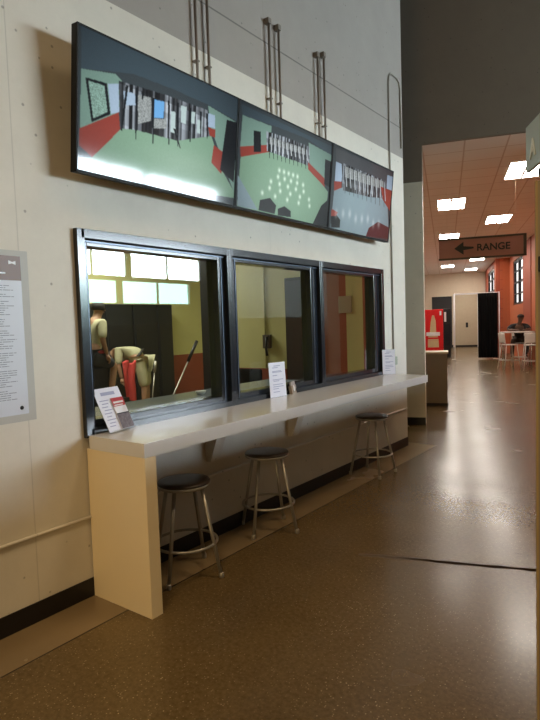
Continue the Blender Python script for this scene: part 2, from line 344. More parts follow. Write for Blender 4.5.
# viewing windows in the block wall
units = [(1.97, 3.32, 2.06, 3.215), (3.32, 4.67, 3.43, 4.525), (4.67, 6.05, 4.76, 5.86)]
for i, (a_, b_, g0, g1) in enumerate(units):
    wn = empty('window_%d' % (i+1), (XW, a_, .965), kind='structure')
    mb = MB(); xo, xi = XW+.035, XW-.14
    mb.box((xi, a_, .965), (xo, a_+.055 if i == 0 else a_+.03, 2.2), .003); mb.box((xi, b_-(.055 if i == 2 else .03), .965), (xo, b_, 2.2), .003)
    mb.box((xi, a_+.03, 2.145), (xo, b_-.03, 2.2), .003); mb.box((xi, a_+.03, .965), (xo, b_-.03, 1.02), .003)
    mb.build('window_frame', M['alu'], wn)
    mb = MB(); xs = XW-.0
    mb.box((xi+.02, a_+.03, 1.0), (xs, g0, 2.16), .004); mb.box((xi+.02, g1, 1.0), (xs, b_-.03, 2.16), .004)
    mb.box((xi+.02, g0, 2.105), (xs-.004, g1, 2.16), .004); mb.box((xi+.02, g0, 1.0), (xs-.004, g1, 1.062), .004)
    mb.build('sash', M['alu'], wn)
    mb = MB(); mb.box((xs, a_+.05, 2.128), (xs+.006, b_-.04, 2.136)); mb.box((xs, g0-.02, 1.03), (xs+.006, g0-.012, 2.13)); mb.box((xs, g1+.03, 1.03), (xs+.006, g1+.037, 2.13))
    mb.build('glazing_bead', M['aluedge'], wn)
    mb = MB(); mb.box((XW-.062, g0-.01, 1.05), (XW-.056, g1+.01, 2.115)); mb.build('glass_pane', M['glass'], wn)

# cream conduit line low on the wall
mb = MB(); mb.tube([(XW+.010, -6, .486), (XW+.010, 6.7, .486)], .010, 8); struct(mb.build('trim_2', M['wall']))

# ================================================================ the counter
ct = empty('counter', (-2.6, 1.98, 0), 'long white laminate counter on the block wall below the windows, with a cream end panel', 'counter')
XF = -2.353; ZC = .981
mb = MB(); mb.box((XW+.036, 1.98, ZC-.08), (XF, 6.10, ZC), .002); mb.build('countertop', M['counter'], ct)
mb = MB(); mb.box((XW+.009, 1.98, 0), (XF, 2.06, ZC-.0805), .0015); mb.build('end_panel', M['counterside'], ct)
for y_ in (3.05, 4.12):
    mb = MB(); mb.prism([(XW, y_-.05, ZC-.081), (XW, y_-.05, .60), (XW+.05, y_-.05, .60), (XW+.15, y_-.05, ZC-.12), (XW+.15, y_-.05, ZC-.081)], (0, .1, 0)); mb.build('bracket', M['wall'], ct)

# ================================================================ televisions
TVD = [([('a',[[0.013,0.997],[1.012,1.002],[1.02,0.793],[0.769,0.832],[0.53,0.838],[0.286,0.825],[0.17,0.777],[0.014,0.709]]),('w',[[0.014,0.709],[0.186,0.768],[0.219,0.738],[0.206,0.484],[0.012,0.287]]),('f',[[0.215,0.374],[0.318,0.489],[0.801,0.573],[0.909,0.28],[1.035,0.08],[0.298,0.007],[0.003,0.003],[0.006,0.091],[0.073,0.116]]),('r',[[0.008,0.295],[0.206,0.501],[0.215,0.374],[0.073,0.116],[0.008,0.178]]),('k',[[0.035,0.662],[0.142,0.678],[0.163,0.464],[0.067,0.364]]),('g',[[0.05,0.645],[0.129,0.654],[0.147,0.474],[0.076,0.397]]),('b',[[0.147,0.676],[0.203,0.707],[0.209,0.503],[0.165,0.469]]),('d',[[0.203,0.729],[0.472,0.767],[0.764,0.784],[0.796,0.571],[0.56,0.434],[0.301,0.411],[0.215,0.386]]),('b',[[0.229,0.671],[0.294,0.682],[0.298,0.597],[0.238,0.567]]),('m',[[0.311,0.684],[0.389,0.7],[0.392,0.523],[0.315,0.464]]),('c',[[0.4,0.694],[0.469,0.709],[0.468,0.577],[0.407,0.553]]),('m',[[0.407,0.549],[0.488,0.578],[0.489,0.505],[0.408,0.47]]),('p',[[0.514,0.657],[0.542,0.661],[0.546,0.487],[0.514,0.49]]),('p',[[0.578,0.733],[0.616,0.739],[0.615,0.598],[0.581,0.596]]),('p',[[0.692,0.672],[0.728,0.675],[0.727,0.563],[0.695,0.555]]),('p',[[0.649,0.716],[0.677,0.725],[0.675,0.625],[0.653,0.62]]),('w',[[0.769,0.827],[1.021,0.779],[1.007,0.108],[0.878,0.438],[0.794,0.651]]),('r',[[0.775,0.643],[0.83,0.645],[0.83,0.574],[0.789,0.573]]),('r',[[0.822,0.505],[0.908,0.463],[0.889,0.268],[0.808,0.343]]),('b',[[0.771,0.761],[0.823,0.767],[0.827,0.652],[0.775,0.648]]),('k',[[0.917,0.772],[1.01,0.785],[0.994,0.221],[0.878,0.304]])],[[0.25,0.721,0.224,0.401],[0.303,0.733,0.304,0.37],[0.402,0.707,0.406,0.379],[0.498,0.731,0.505,0.412],[0.557,0.743,0.565,0.418],[0.644,0.745,0.648,0.488],[0.717,0.749,0.722,0.561],[0.762,0.757,0.77,0.571],[0.337,0.721,0.338,0.686],[0.537,0.526,0.582,0.41]]),([('a',[[0.014,0.968],[1.03,0.966],[1.039,0.842],[0.686,0.925],[0.361,0.907],[0.028,0.875]]),('w',[[0.028,0.875],[0.299,0.889],[0.294,0.678],[0.019,0.556]]),('f',[[0.027,0.493],[0.281,0.63],[0.715,0.639],[0.984,0.424],[0.975,0.146],[0.965,-0.022],[0.014,-0.0]]),('r',[[0.018,0.576],[0.284,0.699],[0.287,0.626],[0.028,0.481]]),('k',[[0.132,0.777],[0.198,0.791],[0.21,0.597],[0.141,0.571]]),('w',[[0.707,0.89],[1.038,0.86],[1.036,0.531],[0.929,0.498],[0.721,0.668]]),('d',[[0.25,0.819],[0.462,0.84],[0.717,0.85],[0.738,0.64],[0.265,0.63]]),('m',[[0.28,0.78],[0.675,0.81],[0.672,0.742],[0.283,0.705]]),('r',[[0.713,0.679],[0.924,0.568],[0.94,0.465],[0.718,0.599]]),('k',[[0.921,0.789],[1.026,0.79],[1.023,0.482],[0.929,0.498]]),('k',[[0.22,0.122],[0.319,0.171],[0.386,0.108],[0.374,0.015],[0.212,0.018]]),('k',[[0.404,0.08],[0.474,0.124],[0.545,0.088],[0.549,0.021],[0.407,0.009]]),('k',[[0.906,0.239],[0.991,0.334],[1.006,0.005],[0.81,0.001]]),('s',[[0.008,0.306],[0.126,0.133],[0.204,0.016],[0.019,0.01]])],[[0.279,0.793,0.295,0.599],[0.319,0.796,0.335,0.602],[0.36,0.8,0.376,0.605],[0.402,0.804,0.418,0.608],[0.444,0.807,0.461,0.611],[0.487,0.811,0.505,0.614],[0.532,0.815,0.55,0.618],[0.577,0.819,0.596,0.621],[0.623,0.823,0.642,0.624],[0.67,0.827,0.69,0.628]]),([('h',[[0.039,0.969],[1.044,1.0],[1.025,0.827],[0.456,0.835],[0.051,0.81]]),('b',[[0.051,0.81],[0.158,0.811],[0.147,0.601],[0.051,0.572]]),('s',[[0.05,0.468],[0.188,0.546],[0.928,0.581],[1.012,0.069],[0.43,-0.033],[0.032,0.01]]),('r',[[0.042,0.576],[0.147,0.601],[0.153,0.528],[0.051,0.461]]),('d',[[0.129,0.827],[0.901,0.833],[0.955,0.61],[0.589,0.533],[0.173,0.503]]),('m',[[0.177,0.799],[0.844,0.815],[0.843,0.708],[0.188,0.67]]),('r',[[0.782,0.733],[1.004,0.733],[0.991,0.443],[0.846,0.559]]),('b',[[0.892,0.924],[1.014,0.933],[1.01,0.735],[0.899,0.738]]),('e',[[0.627,0.127],[0.784,0.244],[1.017,0.204],[1.015,0.043],[0.584,0.002]]),('k',[[0.029,0.159],[0.102,0.19],[0.166,0.132],[0.164,0.036],[0.04,0.012]]),('r',[[0.032,0.241],[0.122,0.218],[0.099,0.167],[0.03,0.151]])],[[0.177,0.803,0.21,0.504],[0.242,0.807,0.277,0.503],[0.309,0.81,0.345,0.503],[0.377,0.813,0.414,0.502],[0.448,0.817,0.486,0.501],[0.52,0.821,0.56,0.501],[0.594,0.824,0.636,0.5],[0.67,0.828,0.714,0.499],[0.749,0.832,0.794,0.499],[0.83,0.836,0.876,0.498]])]
PAL = dict(a=(.035, .055, .068), w=(.13, .215, .18), f=(.14, .235, .165), r=(.19, .035, .025), k=(.006, .008, .010), g=(.16, .26, .22), b=(.25, .33, .42), d=(.03, .04, .045), m=(.19, .21, .21), c=(.10, .26, .48), p=(.30, .38, .38), s=(.15, .21, .235), h=(.05, .055, .06), e=(.06, .02, .022))
BASE = ('d', 'd', 'd')
def paint(k, W_=380, H_=214):
    import numpy as np
    polys, posts = TVD[k]
    rng = np.random.RandomState(k)
    uu, vv = np.meshgrid((np.arange(W_+1))/W_, (np.arange(H_+1))/H_)
    img = np.zeros((H_+1, W_+1, 3)); img[:] = PAL[BASE[k]]
    def fill(P, col):
        ins = np.zeros(uu.shape, bool); n_ = len(P)
        for i in range(n_):
            xa, ya = P[i]; xb, yb = P[(i+1) % n_]
            if ya == yb: continue
            c_ = ((ya > vv) != (yb > vv)) & (uu < (xb-xa)*(vv-ya)/(yb-ya)+xa); ins ^= c_
        img[ins] = col; return ins
    for key, P in polys:
        ins = fill(P, PAL[key])
        if key in ('g', 'm'): img[ins] *= (.4+1.2*rng.rand(ins.sum(), 1))
        if key == 'd':   # stalls of the firing line: light and dark upright strips
            cols = np.repeat(rng.rand(W_//4+2)**2.2, 4)[:W_+1]; rows = .6+.8*np.repeat(rng.rand(H_//9+2), 9)[:H_+1]
            img[ins] = (np.array((.22, .25, .28))*(cols[None, :, None]*rows[:, None, None]*1.1+.03))[ins]
    for (ua, va, ub, vb) in posts:
        wd = .007 if k == 0 else .0055
        fill([(ua-wd, va), (ua+wd, va), (ub+wd*.5, vb-.03), (ub-wd*.5, vb-.03)], PAL['k'])
        if k: fill([(ua+wd*2, va-.02), (ua+wd*4, va-.03), (ub+wd*4, vb+.06), (ub+wd*2, vb+.06)], (.33, .36, .38))
    if k == 1:   # pools of lamplight on the range floor
        for i in range(5):
            for j in range(5):
                cu, cv = .24+.13*i-.02*(i-2)*j+.03*(j % 2), .20+.07*j; d2 = ((uu-cu)/.012)**2+((vv-cv)/.022)**2
                img += (np.exp(-d2)*.28)[..., None]*np.array((1, 1.1, 1))
    if k == 2:
        for i in range(8):
            cu, cv = .1+.1*i, .2+.02*(i % 3); d2 = ((uu-cu)/.02)**2+((vv-cv)/.05)**2
            img += (np.exp(-d2)*.12)[..., None]
    if k == 0:
        img += (np.exp(-(((uu-.62)/.25)**2+((vv-.25)/.15)**2))*.05)[..., None]
    img *= (1.1-.55*(((uu-.5)/.6)**2+((vv-.42)/.75)**2))[..., None].clip(.3, 1.1)
    n_ = rng.rand(H_+1, W_+1, 1); img *= (.93+.14*n_)
    p = np.pad(img, ((1, 1), (1, 1), (0, 0)), 'edge')
    img = (p[1:-1, 1:-1]*2+p[:-2, 1:-1]+p[2:, 1:-1]+p[1:-1, :-2]+p[1:-1, 2:])/6
    return img, W_, H_
scrM = attr_mat('tv_screen', .07, emit=1.45, spec=.5)
TL = ('wall television nearest the notice poster, showing a green room with a black-framed window',
      'middle wall television showing the green floor with dots of lamplight', 'end wall television by the corridor, showing a bluish grey floor')
ys = (1.909, 3.27, 4.622, 5.958)
UP = Vector((.082, 0, .777)); OUT = Vector((.777, 0, -.082)).normalized(); O0 = Vector((-2.738, 0, 2.487))
for k in range(3):
    ya, yb = ys[k]+.003, ys[k+1]-.003
    tv = empty('television', (XW+.1, (ya+yb)/2, 2.487), TL[k], 'television', 'televisions above the viewing windows')
    upn = UP.normalized(); h = UP.length; w_ = yb-ya
    fr = basis(O0+Vector((0, ya, 0)), (0, 1, 0), upn)     # local x = along y, y = up screen, z = out
    mb = MB(); mb.box((0, 0, -.05), (w_, h, -.004), .004, frame=fr); mb.build('back_casing', M['casing'], tv)
    mb = MB(); e = .009
    mb.box((0, 0, -.004), (w_, e*1.6, .006), frame=fr); mb.box((0, h-e, -.004), (w_, h, .006), frame=fr); mb.box((0, 0, -.004), (e, h, .006), frame=fr); mb.box((w_-e, 0, -.004), (w_, h, .006), frame=fr)
    mb.build('bezel', M['casing'], tv)
    mb = MB(); mb.box((w_*.3, h*.03, -.09), (w_*.7, h*.3, -.05), frame=fr); mb.box((XW, (ya+yb)/2-.28, 2.55), (XW+.06, (ya+yb)/2+.28, 2.68)); mb.box((XW+.0, (ya+yb)/2-.1, 2.90), (XW+.17, (ya+yb)/2+.1, 2.94)); mb.box((w_*.45, .005, -.002), (w_*.52, .012, .0085), frame=fr)
    mb.build('wall_bracket', M['dark'], tv)
    img, W_, H_ = paint(k)
    me = bpy.data.meshes.new('screen'); vs = []; fs = []
    for j in range(H_+1):
        for i in range(W_+1): vs.append(fr @ Vector((e+(w_-2*e)*i/W_, e+(h-2*e)*j/H_, .002)))
    for j in range(H_):
        for i in range(W_): q = j*(W_+1)+i; fs.append((q, q+1, q+W_+2, q+W_+1))
    me.from_pydata(vs, [], fs); ca = me.color_attributes.new('Col', 'FLOAT_COLOR', 'POINT')
    import numpy as np
    ca.data.foreach_set('color', np.concatenate([img, np.ones(img.shape[:2]+(1,))], 2).astype(np.float32).ravel())
    link('screen', me, scrM, tv)

# ceiling-hung rods behind the screens and the conduit loop
RODS = [(3.043, 4.16), (3.17, 4.16), (3.93, 4.16), (4.07, 4.16), (4.70, 4.16), (4.815, 4.20)]
RL = ['thin grey conduit above the first television, the one nearer the poster', 'thin grey conduit above the first television, the one nearer the corridor',
      'grey conduit above the middle television, nearer the poster of its pair', 'grey conduit above the middle television, nearer the corridor of its pair',
      'short grey conduit above the end television, nearer the poster of its pair', 'short grey conduit above the end television, nearer the corridor of its pair']
for (y_, z_), lb in zip(RODS, RL):
    t_ = empty('conduit', (XW+.03, y_, 3.0), lb, 'pipe', 'conduits running down to the televisions')
    mb = MB(); mb.tube([(XW+.035, y_, 2.96), (XW+.035, y_, z_-.05)], .0105, 10); mb.build('pipe', M['pipe'], t_)
    mb = MB(); mb.box((XW, y_-.022, z_-.045), (XW+.050, y_+.022, z_), .004); mb.build('end_cap', M['pipe'], t_)
    mb = MB(); mb.box((XW, y_-.016, 3.5), (XW+.047, y_+.016, 3.512), .002); mb.build('strap', M['pipe'], t_)
t_ = empty('conduit_loop', (XW+.02, 6.33, 1.1), 'thin painted conduit looping high at the wall corner and dropping to a socket', 'pipe')
pts = [(XW+.013, 6.33, 1.16), (XW+.013, 6.33, 4.40), (XW+.013, 6.345, 4.48), (XW+.013, 6.39, 4.53), (XW+.013, 6.56, 4.53), (XW+.013, 6.63, 4.50), (XW+.013, 6.66, 4.42), (XW+.013, 6.67, 3.72)]
mb = MB(); mb.tube(pts, .010, 10); mb.build('pipe', mat('conduit_paint', (.33, .31, .26), .5), t_)
mb = MB(); mb.box((XW, 6.29, 1.07), (XW+.045, 6.37, 1.17), .004); mb.build('socket_box', mat('socket_green', (.32, .36, .27), .5), t_)

# ================================================================ notice poster
ps = empty('notice_poster', (XW, 1.3, 1.16), 'tall notice poster with a brown top band and dense grey lines on the block wall', 'poster')
mb = MB(); mb.box((XW, .98, 1.125), (XW+.004, 1.675, 2.04)); mb.build('acrylic_backing', mat('frosted_acrylic', (.46, .45, .42), .5), ps)
mb = MB(); mb.box((XW+.004, 1.02, 1.165), (XW+.008, 1.631, 1.881)); mb.build('sheet', mat('poster_sheet', (.60, .63, .72), .4, noise=.02), ps)
mb = MB(); mb.box((XW+.004, 1.02, 1.881), (XW+.009, 1.631, 2.010)); mb.build('brown_band', mat('poster_brown', (.17, .085, .055), .4), ps)
mb = MB(); z_ = 1.85; ni = 0; gi = mat('grey_ink', (.27, .29, .36), .6)
while z_ > 1.24:
    x_ = 1.06; e_ = 1.585-random.random()*.08
    while x_ < e_:
        l_ = .012+random.random()*.035; mb.box((XW+.0075, x_, z_), (XW+.0086, min(x_+l_, e_)+.002, z_+.0042)); x_ += l_+.006
    z_ -= .0115; ni += 1
    if ni in (6, 13, 17, 26, 33, 41): mb.build('text_block', gi, ps); mb = MB(); z_ -= .014
mb.build('text_block', gi, ps)
mb = MB()
X_ = XW+.009
mb.prism([(X_, 1.565, 1.985), (X_, 1.585, 1.978), (X_, 1.604, 1.984), (X_, 1.604, 1.963), (X_, 1.585, 1.970), (X_, 1.565, 1.965)], (.001, 0, 0)); mb.box((X_, 1.40, 1.914), (X_+.001, 1.545, 1.922))
mb.build('emblem', M['white'], ps)
mb = MB(); mb.tube([(XW+.008, 1.592, 1.20), (XW+.0092, 1.592, 1.20)], .011, 16); mb.build('seal', M['dark'], ps)

# ================================================================ things on the counter
bs = empty('brochure_stand', (-2.79, 2.18, ZC), 'slanted clear stand with a printed page and leaflets on the counter end nearest the poster', 'brochure holder')
o_ = Vector((-2.765, 2.075, ZC+.003)); ex = Vector((-.04, .235, 0)).normalized(); ey = Vector((-.125, -.055, .262)).normalized(); ey = (ey-ex*ey.dot(ex)).normalized()
fr = basis(o_, ex, ey); wd, ht = .222, .292
mb = MB(); mb.box((-.004, 0, -.004), (wd+.004, ht, -.001), frame=fr); mb.box((0, 0, -.004), (wd, .004, .035), frame=fr); mb.build('acrylic_stand', M['acrylic'], bs)
mb = MB(); mb.box((0, .004, -.001), (wd, ht-.002, .0005), frame=fr); mb.build('page', M['paper'], bs)
mb = MB(); mb.box((.05, .24, .0005), (.17, .262, .001), frame=fr)
for k in range(9):
    q = .205-k*.021; mb.box((.02+(k % 2)*.01, q, .0005), (.095-(k % 3)*.012, q+.006, .001), frame=fr)
mb.build('printing', M['ink'], bs)
lf = MB(); lf.box((.105, .008, .006), (.212, .215, .010), .001, frame=fr); lf = lf.build('leaflet', mat('leaflet_white', (.72, .72, .76), .35), bs)
mb = MB(); mb.box((.105, .155, .010), (.212, .213, .0108), frame=fr); mb.build('red_heading', mat('leaflet_red', (.42, .04, .05), .4), lf)
mb = MB(); mb.box((.115, .176, .0108), (.202, .188, .0113), frame=fr); mb.box((.115, .160, .0108), (.19, .166, .0113), frame=fr); mb.build('heading_bars', M['white'], lf)
mb = MB(); mb.box((.105, .010, .010), (.212, .105, .0108), frame=fr); mb.build('photo', mat('leaflet_photo', (.16, .14, .16), .4, noise=.9, scale=60), lf)
mb = MB(); mb.box((.105, .103, .0108), (.212, .110, .0113), frame=fr); mb.build('dark_bar', M['dark'], lf)

def page(label, p0, p1, h_, lean, name='sign_holder'):
    p0 = Vector(p0); p1 = Vector(p1); ex = (p1-p0).normalized(); ez_ = Vector((ex.y, -ex.x, 0)); ey = (Vector((0, 0, 1))-ez_*lean).normalized()
    fr = basis(p0, ex, ey); w_ = (p1-p0).length
    t_ = empty(name, (p0+p1)/2, label, 'sign')
    mb = MB(); mb.box((-.004, 0, -.003), (w_+.004, h_+.004, 0), frame=fr); mb.box((-.004, 0, -.06), (w_+.004, .003, 0), frame=fr); mb.build('acrylic_stand', M['acrylic'], t_)
    mb = MB(); mb.box((0, .004, 0), (w_, h_, .0015), frame=fr); mb.build('page', M['paper'], t_)
    mb = MB()
    for k, (a_, b_, q) in enumerate(((.3, .7, .89), (.2, .55, .84), (.2, .75, .74), (.2, .8, .71), (.2, .5, .62), (.2, .85, .50), (.25, .6, .46), (.2, .8, .36), (.2, .85, .30), (.2, .55, .24), (.2, .6, .15))):
        mb.box((w_*a_, h_*q, .0015), (w_*b_, h_*q+.006, .002), frame=fr)
    mb.build('printing', M['ink'], t_); return t_
page('upright white notice page in a clear holder on the counter before the middle window', (-2.82, 3.755, ZC), (-2.795, 3.955, ZC), .30, .05)
page('upright white notice page at the corridor end of the counter', (-2.838, 5.965, ZC), (-2.735, 6.085, ZC), .29, .03)
cs = empty('leaflet_holder', (-2.80, 4.12, ZC), 'small tan leaflet holder on the counter beside the middle notice page', 'holder')
fr = basis((-2.80, 4.06, ZC), (-.05, .15, 0), (-.2, 0, 1))
mb = MB(); mb.box((0, 0, -.03), (.145, .075, 0), .003, frame=fr); mb.build('holder_box', mat('tan_card', (.30, .25, .20), .5), cs)
mb = MB(); mb.box((.01, .01, -.02), (.135, .11, -.004), .002, frame=fr); mb.build('card', mat('card_grey', (.36, .32, .30), .5, noise=.5, scale=30), cs)
mb = MB(); mb.tube([(.07, .05, 0), (.07, .05, .002)], .028, 16, frame=fr); mb.build('round_print', M['white'], cs)

# ================================================================ stools
def stool():
    t_ = empty('stool', (0, 0, 0))
    mb = MB(); mb.lathe([(.12, .578), (.165, .58), (.172, .586), (.172, .598), (.165, .602)], (0, 0, 0), 40); mb.build('seat_rim', M['steel'], t_)
    mb = MB(); mb.lathe([(.164, .598), (.171, .602), (.172, .610), (.166, .617), (.13, .621), (.05, .622), (.01, .622)], (0, 0, 0), 40); mb.build('seat', M['seat'], t_)
    for k in range(4):
        a_ = k*PI/2; c_, s_ = math.cos(a_), math.sin(a_)
        lg = MB(); lg.tube([(c_*.125, s_*.125, .585), (c_*.242, s_*.242, .012)], [.0125, .0125], 14); l_ = lg.build('leg', M['steel'], t_)
        ft = MB(); ft.lathe([(.014, 0), (.016, .004), (.016, .03), (.0135, .034)], (c_*.244, s_*.244, 0), 14); ft.build('foot_cap', M['steel'], l_)
    mb = MB(); R_ = .201; mb.tube([(R_*math.cos(2*PI*k/40), R_*math.sin(2*PI*k/40), .215) for k in range(40)], .009, 10, closed=True); mb.build('foot_ring', M['steel'], t_)
    return t_
s0 = stool()
SP = [(-2.61, 2.51, 17, 'round dark-seated metal stool next to the counter end panel'), (-2.63, 3.43, 8, 'middle round dark-seated metal stool under the counter'), (-2.662, 5.31, 42, 'round dark-seated metal stool at the far end of the counter, by the wall corner')]
for i, (x_, y_, a_, lb) in enumerate(SP):
    o = s0 if i == 0 else copy_tree(s0)
    o.location = (x_, y_, 0); o.rotation_euler = (0, 0, math.radians(a_)); tag(o, lb, 'stool', 'stools under the counter')

# ================================================================ corridor things
def troffer():
    t_ = empty('ceiling_light', (0, 0, 0)); a_, b_ = .305, .61
    mb = MB()
    for p, q in (((-a_, -b_, -.012), (-a_+.02, b_, .0)), ((a_-.02, -b_, -.012), (a_, b_, 0)), ((-a_, -b_, -.012), (a_, -b_+.02, 0)), ((-a_, b_-.02, -.012), (a_, b_, 0)), ((-.02, -b_, -.014), (.02, b_, -.002))): mb.box(p, q)
    mb.build('light_frame', M['white'], t_)
    mb = MB(); mb.box((-a_+.02, -b_+.02, -.008), (a_-.02, b_-.02, -.003)); mb.build('diffuser', mat('diffuser', (.9, .9, .9), .4, emit=(1, .92, .82), es=TROFFER_L), t_)
    return t_
t0_ = troffer()
TR = [(.46, 4.75, 'lit ceiling panel above the RANGE sign, nearer the pillar side'), (1.68, 2.2, 'lit ceiling panel closest to the corridor mouth, partly behind the grey sign'), (1.66, 7.35, 'lit ceiling panel above the letters of the RANGE sign'),
      (.44, 9.95, 'lit ceiling panel just over the top edge of the RANGE sign at its arrow end'), (1.66, 12.5, 'lit ceiling panel hidden behind the RANGE sign board'), (.42, 15.15, 'lit ceiling panel third along the pillar-side row of the corridor'),
      (1.66, 17.65, 'lit ceiling panel just under the bottom edge of the RANGE sign'), (.42, 20.3, 'lit ceiling panel last along the pillar-side row of the corridor'), (1.6, 22.9, 'lit ceiling panel closest to the far beige wall')]
for i, (s_, t_, lb) in enumerate(TR):
    o = t0_ if i == 0 else copy_tree(t0_)
    o.location = W(s_, t_, 4.199); o.rotation_euler = (0, 0, A); tag(o, lb, 'ceiling light', 'ceiling panels in the corridor')

# RANGE sign
sg = empty('hanging_sign', W(.93, 2, 2.67), 'long brown hanging sign with an arrow and the word RANGE over the corridor', 'sign')
mb = MB(); mb.box((.21, 1.97, 2.70), (1.66, 2.03, 3.02), .003, frame=F); mb.build('board', M['signb'], sg)
mb = MB(); mb.box((.20, 1.965, 3.02), (1.67, 2.035, 3.055), frame=F); mb.box((.20, 1.965, 2.67), (1.67, 2.035, 2.70), frame=F); mb.box((1.62, 1.965, 2.67), (1.67, 2.035, 3.055), frame=F); mb.build('sign_frame', M['signf'], sg)
mb = MB(); y_ = 1.966
mb.prism([(.47, y_, 2.865), (.63, y_, 2.98), (.63, y_, 2.90), (.80, y_, 2.88), (.80, y_, 2.85), (.63, y_, 2.83), (.63, y_, 2.75)], (0, -.004, 0), frame=F); mb.build('arrow', M['signtext'], sg)
me = text_mesh('RANGE', .170); fr = basis(W(.85, 1.966, 2.805), U, (0, 0, 1)); me.transform(fr); link('lettering', me, M['signtext'], sg)
for s_ in (.35, 1.5):
    mb = MB(); mb.tube([W(s_, 2, 3.055), W(s_, 2, 4.20)], .0009, 6); mb.build('hanger_rod', M['corridor'], sg)

# kiosk cabinet at the corridor mouth
kc = empty('cabinet', W(-.2, 2, 0), 'low taupe cabinet with a pale wooden top at the corridor mouth', 'cabinet')
mb = MB(); mb.box((-.75, 1.98, .05), (.325, 2.55, .965), .004, frame=F); mb.build('cabinet_body', M['kiosk'], kc)
mb = MB(); mb.box((-.78, 1.95, .965), (.345, 2.58, 1.0), .003, frame=F); mb.build('cabinet_top', M['wood'], kc)
mb = MB(); mb.box((-.74, 2.0, 0), (.335, 2.53, .05), frame=F); mb.build('plinth', M['black'], kc)
# vending machines
vm = empty('vending_machine', W(-.3, 16, 0), 'red drinks vending machine with a tan bottle picture beyond the low cabinet', 'vending machine')
mb = MB(); mb.box((-.95, 15.5, 0), (.20, 16.4, 2.02), .02, frame=F); mb.build('machine_body', M['coke'], vm)
mb = MB()
mb.prism([(-.42, 15.49, .45), (.02, 15.49, .45), (0, 15.49, .85), (-.08, 15.49, 1.05), (-.10, 15.49, 1.55), (-.16, 15.49, 1.78), (-.24, 15.49, 1.78), (-.30, 15.49, 1.5), (-.34, 15.49, 1.05), (-.42, 15.49, .85)], (0, -.005, 0), frame=F); mb.build('bottle_picture', M['gold'], vm)
mb = MB(); mb.box((-.48, 15.475, .93), (.06, 15.487, 1.08), frame=F); mb.build('white_label', M['white'], vm)
mb = MB(); mb.box((.06, 15.48, 1.78), (.13, 15.49, 1.95), frame=F); mb.build('paper_tag', M['white'], vm)
mb = MB(); mb.box((-.42, 15.47, .80), (.0, 15.482, .86), frame=F); mb.build('red_stripe', M['coke'], vm)
bm_ = empty('vending_machine', W(.4, 16, 0), 'black vending machine standing beside the red one', 'vending machine')
mb = MB(); mb.box((.22, 15.7, 0), (.50, 16.5, 2.04), .015, frame=F); mb.build('machine_body', M['dark'], bm_)
mb = MB(); mb.box((.24, 15.68, 1.5), (.32, 15.7, 1.9), frame=F); mb.build('paper_notice', M['white'], bm_)
mb = MB(); mb.box((.26, 15.69, .5), (.46, 15.7, 1.4), frame=F); mb.build('glass_front', mat('dark_glass', (.02, .02, .025), .1), bm_)
# pipe and drape
pd = empty('drape_stand', W(1.9, 14.5, 0), 'black pleated curtain hung on a white pipe stand across the corridor', 'curtain')
def drape(u, v):
    s_ = 1.50+.72*u; return W(s_, 14.5+.035*math.sin(u*46)*(.6+.4*(1-v))+.012*math.sin(u*97+2*v), .06+2.5*v)
mb = MB(); mb.grid(drape, 120, 12); c_ = mb.build('curtain', M['cloth'], pd); sm = c_.modifiers.new('s', 'SOLIDIFY'); sm.thickness = .006
mb = MB(); mb.tube([W(.64, 14.5, 2.58), W(2.27, 14.5, 2.58)], .013, 10); mb.build('cross_rail', M['white'], pd)
for s_ in (.64, 2.27):
    mb = MB(); mb.tube([W(s_, 14.5, .012), W(s_, 14.5, 2.6)], .018, 10); mb.build('upright', M['white'], pd)
    mb = MB(); mb.box((s_-(.22 if s_ > 1 else .12), 14.3, 0), (s_+(.22 if s_ > 1 else .05), 14.7, .012), frame=F); mb.build('base_plate', mat('grey_plate', (.35, .32, .27), .4, metal=.5), pd)

# high table, chairs and the seated person
tb = empty('high_table', W(2.5, 10.6, 0), 'white-topped high table by the orange wall where the person in black leans', 'table')
mb = MB(); mb.box((1.98, 10.35, 1.10), (2.95, 11.05, 1.135), .008, frame=F); mb.build('tabletop', M['chair'], tb)
for p in ((2.07, 10.43), (2.87, 10.43), (2.07, 10.97), (2.87, 10.97)):
    mb = MB(); mb.tube([W(p[0], p[1], 0), W(p[0], p[1], 1.10)], .02, 10); mb.build('leg', M['chrome'], tb)
def high_chair(loc, rz, label):
    t_ = empty('bar_chair', (0, 0, 0), label, 'chair', 'white high chairs at the table')
    mb = MB(); mb.box((-.20, -.20, .735), (.20, .20, .765), .012); mb.build('seat', M['chair'], t_)
    def bk(u, v): a_ = (u-.5)*1.5; return Vector((-.235-.04*v+.05*(1-math.cos(a_))*1.6, .21*math.sin(a_)/math.sin(.75), .80+.32*v))
    mb = MB(); mb.grid(bk, 12, 6); b_ = mb.build('backrest', M['chair'], t_); sm = b_.modifiers.new('s', 'SOLIDIFY'); sm.thickness = .015
    for sx_ in (-1, 1):
        for sy_ in (-1, 1):
            mb = MB(); mb.tube([(sx_*.17, sy_*.17, .74), (sx_*.20, sy_*.20, .4), (sx_*.26, sy_*.24, .0)], .013, 8); mb.build('leg', M['chair'], t_)
    for sy_ in (-1, 1):
        mb = MB(); mb.tube([(-.18, sy_*.18, .75), (-.235, sy_*.19, .84)], .010, 8); mb.build('back_support', M['chair'], t_)
    mb = MB(); mb.tube([(-.215, -.21, .27), (.215, -.21, .27), (.215, .21, .27), (-.215, .21, .27)], .010, 8, closed=True); mb.build('foot_rail', M['chair'], t_)
    t_.location = loc; t_.rotation_euler = (0, 0, rz); return t_
high_chair(W(2.17, 10.0, 0), A+math.radians(20), 'white high chair with open legs in front of the person in black')
